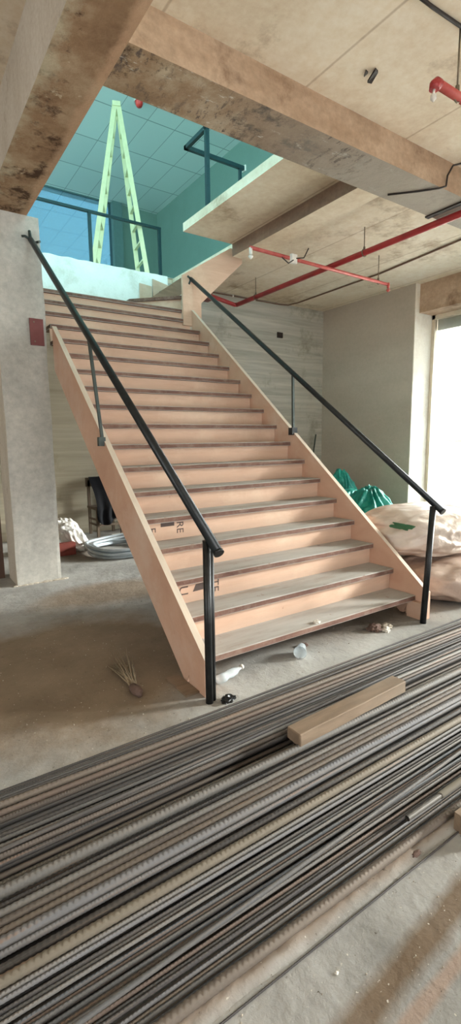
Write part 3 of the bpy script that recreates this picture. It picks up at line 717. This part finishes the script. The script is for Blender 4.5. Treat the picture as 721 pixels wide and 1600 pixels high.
for v in bm.verts:      # the bag leans over to the left at its top and spreads at its foot
    h = max(v.co.z, 0)/.4; v.co.x += -.10*h*h+.05*(1-h)**2; v.co.z = max(v.co.z, .003)
obj('bag', bm, M['sack_white'], t)
bm = blob((.27, 4.08, .36), (.10, .08, .06), 33, .3, 2, 4, .1, 3, -.9); obj('flap', bm, M['sack_white'], t)
single('tool_bag', bevel(box((.12, 4.00, 0), (.36, 4.10, .16)), .02, 3), M['redbox'], 'faded red tool bag under the white plastic bag', 'bag', (.24, 4.05, 0))
bm = B()
for i in range(7):
    rr = .50-.035*(i % 3); z = .03+.016*i; c = Vector((.98+.02*math.sin(i*2), 3.78+.02*math.cos(i*3)))
    pts = [(c.x+rr*math.cos(a+i*.4)*(1+.03*math.sin(a*2+i)), c.y+rr*math.sin(a+i*.4), z+.012*math.sin(a*3+i)) for a in [2*PI*j/48 for j in range(48)]]
    add_tube(bm, pts, .019, 8, closed=True)
single('hose_coil', bm, M['hose'], 'coil of pale grey hose on the floor under the stairs', 'hose', (.98, 3.78, 0))
single('wood_offcut', bevel(box((1.15, 4.70, 0), (1.55, 4.80, .05)), .004), M['paper'], 'pale board offcut on the floor behind the hose coil', 'offcut', (1.3, 4.75, 0))
single('wood_offcut', bar((1.15, 4.58, .03), (1.42, 4.50, .07), .09, .03), M['timber'], 'small tilted wood offcut beside the hose coil', 'offcut', (1.3, 4.5, 0))
single('plywood_offcut', prism([(2.035, 5.37, 19*R+.02), (2.25, 5.37, 19*R+.02), (2.25, 5.37, 3.97), (2.035, 5.37, 3.99)], (0, .018, 0)), M['ply'], 'left plywood offcut leaning on the white floor edge', 'offcut', (2.1, 5.37, 3.45))
single('plywood_offcut', prism([(2.27, 5.37, 19*R+.2), (2.55, 5.37, 19*R+.2), (2.55, 5.37, 4.03), (2.27, 5.37, 4.09)], (0, .018, 0)), M['ply'], 'right plywood offcut leaning on the white floor edge', 'offcut', (2.4, 5.37, 3.65))
single('brown_board', box((-.80, 3.34, 0), (-.62, 3.40, 1.05)), M['brownwood'], 'dark brown board standing left of the grey column', 'board', (-.7, 3.37, 0))

# ------------------------------------------------------------------ litter on the floor
t = thing('hand_broom', 'worn twig hand broom lying on a brown floor patch by the stairs', 'broom', (-.42, .36, 0))
bm = B(); hb = Vector((-.455, .20, .03)); tip = Vector((-.385, .64, .02))
for i in range(26):
    e = tip+Vector((random.uniform(-.10, .09), random.uniform(-.16, .05), random.uniform(-.01, .05))); mid = hb.lerp(e, .5)+Vector((random.uniform(-.012, .012), 0, .012))
    add_tube(bm, [hb+Vector((random.uniform(-.02, .02), 0, random.uniform(-.012, .012))), mid, e], [.004, .0035, .0018], 5)
obj('twigs', bm, M['straw'], t)
o = obj('binding', blob((-.46, .165, .026), (.030, .062, .028), 4, .25, 3, 3, .05, 5, -.85), M['rag'], t)
t = thing('plastic_bottle', 'crushed clear plastic bottle by the left rail post', 'bottle', (.05, -.03, 0))
bm = B(); add_lathe(bm, [(.0, 0), (.032, .005), (.036, .05), (.028, .08), (.036, .11), (.033, .15), (.014, .19), (.013, .21)], (-.01, -.02, .034), (1, .25, .02), 18)
for v in bm.verts: v.co.z = .012+(v.co.z-.012)*.72 + .004*noise.noise(v.co*40)
obj('body', bm, M['clear'], t)
bm = B(); add_lathe(bm, [(.0, .215), (.015, .215), (.015, .232), (.0, .233)], (-.01, -.02, .028), (1, .25, .02), 12); obj('cap', bm, M['white_metal'], t)
t = thing('plastic_cup', 'clear plastic cup lying on the floor below the first tread', 'cup', (.68, -.02, 0))
bm = B(); add_lathe(bm, [(.0, .002), (.028, .0), (.043, .105), (.046, .108), (.041, .105), (.026, .004), (.0, .006)], (.72, .03, .037), (-.75, -.65, .04), 24); obj('cup', bm, M['clear'], t)
def scrap(name, label, c, r, seed, mat, sub=3, flat=.5):
    bm = blob((c[0], c[1], c[2]+r*flat*.6), (r, r*.8, r*flat), seed, .75, 1.9, sub, .22, 3, -.8)
    for f in bm.faces: f.smooth = False
    return single(name, bm, mat, label, 'litter', c)
scrap('paper_scrap', 'crumpled white paper scrap on the first tread', (.86, .03, R), .022, 2, M['paper'])
scrap('rubble_chip', 'pale rubble chip nearest the right rail post', (1.56, -.02, 0), .04, 4, M['rubble'])
scrap('rubble_chip', 'larger brown clod left of the pale chips under the first tread', (1.44, .0, 0), .05, 6, M['rag'])
scrap('rubble_chip', 'small pale rubble chip in front of the first tread', (1.50, -.07, 0), .03, 7, M['paper'])
scrap('rubble_chip', 'dark shard on the floor beside the left rail post', (-.06, -.21, 0), .035, 8, M['black_worn'])
scrap('rubble_chip', 'brown chip below the middle of the first tread', (.80, .09, 0), .025, 12, M['rag'])
scrap('rubble_chip', 'tiny white chip among the foreground floor dust', (-.62, -1.58, 0), .005, 13, M['paper'], 2)
single('dry_leaf', blob((-.10, -1.465, .006), (.022, .010, .006), 3, .5, 2, 3), M['rag'], 'curled dry leaf on the floor beside the near bars', 'leaf', (-.1, -1.465, 0))
for i in range(1): pass
bm = B()
for i in range(420):
    x, y = random.uniform(-1.6, .9), random.uniform(-1.95, -1.40)
    if random.random() < .45: x, y = random.uniform(-1.3, 2.2), random.uniform(-.25, 1.8)
    if random.random() < .3: x, y = random.uniform(-2.2, -.2), random.uniform(-.2, 2.8)
    s = random.uniform(.0012, .0035)*(1.4 if y > -.3 else 1)
    bmesh.ops.create_icosphere(bm, subdivisions=1, radius=s, matrix=Matrix.Translation((x, y, s*.4)) @ Matrix.Rotation(random.random()*3, 4, 'X') @ Matrix.Diagonal((1, random.uniform(.5, 1.4), .7, 1)))
tag(obj('grit', bm, M['rubble']), 'fine stone grit scattered over the floor', 'grit', kind='stuff')
single('stone_block', bevel(box((.115, -1.575, 0), (.32, -1.475, .075)), .012, 2), M['timber'], 'pale wooden block at the right edge in front of the bars', 'block', (.2, -1.5, 0))
# ridge of dirt along the near side of the pile
bm = B(); n1, n2 = 220, 14; grid = []
for i in range(n1+1):
    x = -2.2+4.6*i/n1; row = []
    for j in range(n2+1):
        v = j/n2; y = -1.485+.075*v
        h = math.sin(PI*v)*(.009+.008*noise.noise(Vector((x*2.2, 3, 1))))+.006*noise.noise(Vector((x*30, y*40, 2)))*math.sin(PI*v)
        row.append(bm.verts.new((x, y+.012*noise.noise(Vector((x*4, 9, 1))), max(h, 0)+.0005)))
    grid.append(row)
for i in range(n1):
    for j in range(n2):
        f = bm.faces.new((grid[i][j], grid[i+1][j], grid[i+1][j+1], grid[i][j+1])); f.smooth = True
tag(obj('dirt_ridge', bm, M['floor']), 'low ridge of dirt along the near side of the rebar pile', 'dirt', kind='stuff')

# ------------------------------------------------------------------ rebar pile
def rebar_mesh(name, r0, pitch, rib, seg, length=7.2, bend=0, seed=0, plain_=False):
    """bar along x with unit section radius (scaled per object); crescent ribs with the given pitch"""
    me = bpy.data.meshes.new(name); vs = []; fs = []
    n = int(length/pitch*5) if not plain_ else 160
    for i in range(n+1):
        x = -length/2+length*i/n
        dy = bend/r0*(noise.noise(Vector((x*.55, seed, 1)))) ; dz = .35*bend/r0*noise.noise(Vector((x*.6, seed, 7)))
        for j in range(seg):
            a = 2*PI*j/seg
            if plain_: r = 1
            else:
                ph = (x/pitch+ (a/PI if a < PI else (2-a/PI))*.9) % 1.0
                cres = abs(math.sin(a))**.6
                bump = min(1, max(0, 1.5-abs(ph-.5)/.2))
                r = 1+rib*(bump*cres)
                if abs(math.cos(a)) > .97: r += rib*.8        # longitudinal rib
            vs.append((x, dy+r*math.cos(a), dz+r*math.sin(a)))
    for i in range(n):
        for j in range(seg):
            fs.append((i*seg+j, i*seg+(j+1) % seg, (i+1)*seg+(j+1) % seg, (i+1)*seg+j))
    fs.append(tuple(range(seg))[::-1]); fs.append(tuple(n*seg+j for j in range(seg)))
    me.from_pydata(vs, [], fs); me.polygons.foreach_set('use_smooth', [True]*len(fs)); me.materials.append(M['rebar']); me.update(); return me
THICK = [rebar_mesh('thick_rebar', .014, .0185, .125, 14, seed=s, bend=b) for s, b in ((1, .003), (1, .004))]
THIN = [rebar_mesh('thin_rebar', .006, .0115, .12, 8, seed=s, bend=b) for s, b in ((3, .003), (3, .004))]
FAR = [rebar_mesh('smooth_bar', .008, .012, .1, 8, seed=s, bend=b, plain_=True) for s, b in ((5, .006), (6, .012))]
TONE = {'dark': (57, 57, 60), 'tan': (110, 100, 91), 'rust': (102, 87, 79), 'grey': (91, 92, 93), 'light': (108, 107, 105), 'brown': (86, 78, 73),
        'olive': (84, 80, 73), 'ochre': (116, 108, 94), 'blue': (81, 87, 93), 'silver': (107, 108, 111)}
WORD = {'dark': 'dark grey', 'tan': 'tan', 'rust': 'rusty', 'grey': 'grey', 'light': 'pale grey', 'brown': 'brown', 'olive': 'olive grey', 'ochre': 'ochre', 'blue': 'bluish grey', 'silver': 'silvery'}
ORD = 'first second third fourth fifth sixth seventh eighth ninth tenth eleventh twelfth thirteenth fourteenth fifteenth sixteenth seventeenth eighteenth nineteenth twentieth'.split()
def ordinal(i):
    if i < 20: return ORD[i]
    tens = {2: 'twenty', 3: 'thirty', 4: 'forty'}; t_, u_ = divmod(i+1, 10)
    if u_ == 0: return {3: 'thirtieth', 4: 'fortieth', 5: 'fiftieth'}[t_]
    return tens[t_]+'-'+ORD[u_-1]
# (Y, z, diameter, tone, yaw, pitch): top layer in order from the stairs to the viewer
TOP = TOP_TABLE = [
 (-.268, .006, .012, 'dark', .000, 0), (-.300, .008, .015, 'dark', -.004, 0), (-.345, .030, .013, 'grey', -.010, 0), (-.388, .050, .014, 'dark', -.006, 0),
 (-.425, .055, .028, 'tan', -.012, 0), (-.470, .055, .024, 'rust', -.008, 0), (-.508, .055, .022, 'brown', -.003, 0),
 (-.590, .050, .024, 'dark', -.012, 0), (-.640, .078, .014, 'grey', -.010, 0), (-.682, .080, .025, 'light', -.008, 0), (-.716, .078, .022, 'brown', -.004, 0), (-.745, .075, .020, 'dark', .000, 0),
 (-.810, .060, .020, 'olive', .004, 0), (-.862, .082, .037, 'light', .004, 0), (-.900, .070, .016, 'dark', .006, 0),
 (-.952, .092, .026, 'light', .000, 0), (-.985, .096, .025, 'brown', .003, 0), (-1.015, .096, .024, 'tan', .005, 0), (-1.052, .100, .034, 'silver', .002, 0), (-1.082, .097, .018, 'silver', .006, 0),
 (-1.112, .085, .025, 'dark', .004, 0), (-1.158, .098, .030, 'ochre', .000, 0), (-1.182, .088, .014, 'light', .002, 0),
]
ys = -1.196; z = .080
tones = ['silver', 'dark', 'grey', 'light', 'blue', 'rust', 'grey', 'blue', 'brown', 'light', 'rust', 'grey', 'dark', 'silver', 'tan', 'grey', 'blue']
for i, tn in enumerate(tones):
    d = .011
    TOP.append((ys, z+(.005 if i % 3 == 0 else -.004), d if i % 4 else .0125, tn, .002*math.sin(i*.5), 0)); ys -= .0124+(.003 if i % 5 == 2 else 0); z = max(.010, z-.0045)
TOP.append((-1.426, .016, .030, 'tan', -.002, 0)); TOP.append((-1.50, .004, .006, 'dark', .006, 0))
def put_bar(me, y, z, d, tone, yaw, x0, name, label, group, jit=0):
    o = bpy.data.objects.new(name, me); COL.objects.link(o)
    o.location = (x0, y+math.sin(yaw)*(x0+.9), z); o.rotation_euler = (0, 0, yaw); o.scale = (1, d/2, d/2)
    c = lin(TONE[tone]); k = random.uniform(.85, 1.12); o.color = (c[0]*k, c[1]*k, c[2]*k, 1)
    return tag(o, label, 'rebar', group)
for i in range(1, len(TOP)):      # neighbours touch, they do not run into each other
    a, b = TOP[i-1], TOP[i]; need = (a[2]+b[2])/2*1.12; dz = b[1]-a[1]
    dy = math.sqrt(max(need*need-dz*dz, 0))
    if a[0]-b[0] < dy: TOP[i] = (a[0]-dy,)+tuple(b[1:])
nt = len(TOP)
for i, (y, z, d, tone, yaw, _) in enumerate(TOP):
    me = (THICK if d > .0225 else THIN)[i % 2]
    kind = 'thick ribbed' if d > .0225 else ('thin ribbed' if d > .009 else 'thin plain')
    if i < nt//2+1: lab = f'{WORD[tone]} {kind} steel bar, {ordinal(i)} from the stairs atop the pile'
    else: lab = f'{WORD[tone]} {kind} steel bar, {ordinal(nt-1-i)} from the near edge of the pile'
    put_bar(me, y, z, d, tone, yaw, 1.2+.3*math.sin(i*2.3), 'rebar', lab, 'top bars of the rebar pile')
# buried layers, coloured dark to deepen the shade seen in the gaps
def top_at(y):
    best = .0
    for (ty, tz, td, *_r) in TOP:
        if abs(ty-y) < .03: best = max(best, tz-td/2)
    return best
row = 0
for zl, dd in ((.010, .019), (.034, .019)):
    y = -.30
    while y > -1.40:
        if zl+dd/2 < top_at(y)+.004 or (-.84 < y < -.75 and zl < .04) or (-.58 < y < -.53 and zl < .035):
            put_bar(FAR[row % 2], y, zl, dd, random.choice(['dark', 'dark', 'brown']), random.uniform(-.003, .003), 1.1, 'rebar', 'dark steel bar buried below the top bars of the pile', 'buried bars of the rebar pile')
        y -= dd*1.8; row += 1
# a few bars thrown across the top at the right, fanning out
CROSS = [((-2.2, -1.36, .052), (4.0, -1.20, .12), .014, 'grey', 'grey thin bar lying skew across the near thin bars'),
         ((-1.6, -.715, .098), (4.0, -.60, .10), .016, 'dark', 'dark thin bar lying skew beyond the timber length')]
for a, b, d, tone, lab in CROSS:
    a, b = Vector(a), Vector(b); L = (b-a).length; yaw = math.atan2(b.y-a.y, b.x-a.x); pit = -math.asin((b.z-a.z)/L)
    me = rebar_mesh('skew_rebar', d/2, .013, .14, 8, L, .006, 3)
    o = bpy.data.objects.new('rebar', me); COL.objects.link(o); o.location = (a+b)/2; o.rotation_euler = (0, pit, yaw); o.scale = (1, d/2, d/2); o.color = lin(TONE[tone]); tag(o, lab, 'rebar', 'skew bars on the rebar pile')
t = thing('steel_pipe', 'smooth dark pipe end with a pale sleeve lying on the near bars', 'pipe', (-.044, -1.385, .06))
bm = B(); add_tube(bm, [(-.044, -1.385, .062), (4.2, -1.385, .062)], .0105, 14, caps=False); add_tube(bm, [(4.2, -1.385, .062), (-.044, -1.385, .062)], .008, 14, caps=False); obj('pipe', bm, M['pipe_grey'], t)
obj('sleeve', tube([(.166, -1.385, .062), (4.2, -1.385, .062)], .0135, 14), M['alu_gray'], t)
# timber on the bars
bm = B(); pts0 = Vector((-.115, -.828, .125)); pts1 = Vector((.66, -.812, .142))
add_bar(bm, pts0, pts1, .088, .062); bmesh.ops.subdivide_edges(bm, edges=bm.edges, cuts=6, use_grid_fill=True)
for v in bm.verts: v.co += Vector((noise.noise(v.co*20), noise.noise(v.co*17+Vector((3, 0, 0))), noise.noise(v.co*15+Vector((0, 3, 0)))))*.004
single('timber_block', bevel(bm, .004, 1, .8), M['timber'], 'rough sawn timber length lying on top of the steel bars', 'timber', (.27, -.82, .1))

# ------------------------------------------------------------------ light and sky
w = bpy.data.worlds.new('sky'); SC.world = w; w.use_nodes = True
bg = w.node_tree.nodes['Background']; bg.inputs[0].default_value = (.96, .985, 1.0, 1)
tc = w.node_tree.nodes.new('ShaderNodeTexCoord'); sx = w.node_tree.nodes.new('ShaderNodeSeparateXYZ'); mr = w.node_tree.nodes.new('ShaderNodeMapRange')
w.node_tree.links.new(tc.outputs['Generated'], sx.inputs[0]); w.node_tree.links.new(sx.outputs[0], mr.inputs['Value'])
mr.inputs['From Min'].default_value = -.2; mr.inputs['From Max'].default_value = .8; mr.inputs['To Min'].default_value = 5; mr.inputs['To Max'].default_value = 11.5
w.node_tree.links.new(mr.outputs[0], bg.inputs[1])    # brighter sky on the window side
sun = bpy.data.lights.new('sun', 'SUN'); sun.energy = 6.5; sun.angle = math.radians(8); sun.color = (1, .97, .93)   # low hazy sun through the window
so = bpy.data.objects.new('sun', sun); COL.objects.link(so); so.rotation_euler = Vector((-3.2, 1.2, -1)).to_track_quat('-Z', 'Y').to_euler()
def portal(name, c, sx, sy, d):
    l = bpy.data.lights.new(name, 'AREA'); l.shape = 'RECTANGLE'; l.size = sx; l.size_y = sy; l.cycles.is_portal = True
    o = bpy.data.objects.new(name, l); COL.objects.link(o); o.location = c; o.rotation_euler = Vector(d).to_track_quat('-Z', 'Y').to_euler()
portal('portal_window', (6.95, -.7, 1.8), 7.8, 3.6, (-1, 0, 0))
portal('portal_left', (-7.25, -2.25, 1.6), 2.5, 2.8, (1, 0, 0))
portal('portal_front', (0, -8.25, 1.5), 4, 3.0, (0, 1, 0))
portal('portal_upper_left', (-5.1, 3, 5.75), 14, 3.0, (1, 0, 0))
portal('portal_upper_front', (0, -4.1, 5.75), 9.7, 3.0, (0, 1, 0))

# ------------------------------------------------------------------ camera
F = 768.822; PITCH, YAW, ROLL = .14654767, .5958306, -.01256324
cp, sp, cy, sy = math.cos(PITCH), math.sin(PITCH), math.cos(YAW), math.sin(YAW)
f = Vector((sy*cp, cy*cp, -sp)); r_ = Vector((cy, -sy, 0)); u = r_.cross(f)
c, s = math.cos(ROLL), math.sin(ROLL); rt = r_*c+u*s; up = -r_*s+u*c
cam = bpy.data.cameras.new('camera'); co = bpy.data.objects.new('camera', cam); COL.objects.link(co)
mw = Matrix.Identity(4)
for i in range(3): mw[i][0], mw[i][1], mw[i][2] = rt[i], up[i], -f[i]
mw.translation = Vector((-1.50560, -2.38762, 1.47135)); co.matrix_world = mw
cam.sensor_fit = 'VERTICAL'; cam.sensor_height = 36; cam.lens = F/1600*36; cam.clip_start = .02; cam.clip_end = 200
SC.camera = co
SC.view_settings.view_transform = 'Standard'; SC.view_settings.look = 'None'; SC.view_settings.gamma = 1; SC.view_settings.use_curve_mapping = False
SC.view_settings.exposure = 0.52
SC.cycles.max_bounces = 10; SC.cycles.diffuse_bounces = 6; SC.cycles.transparent_max_bounces = 12
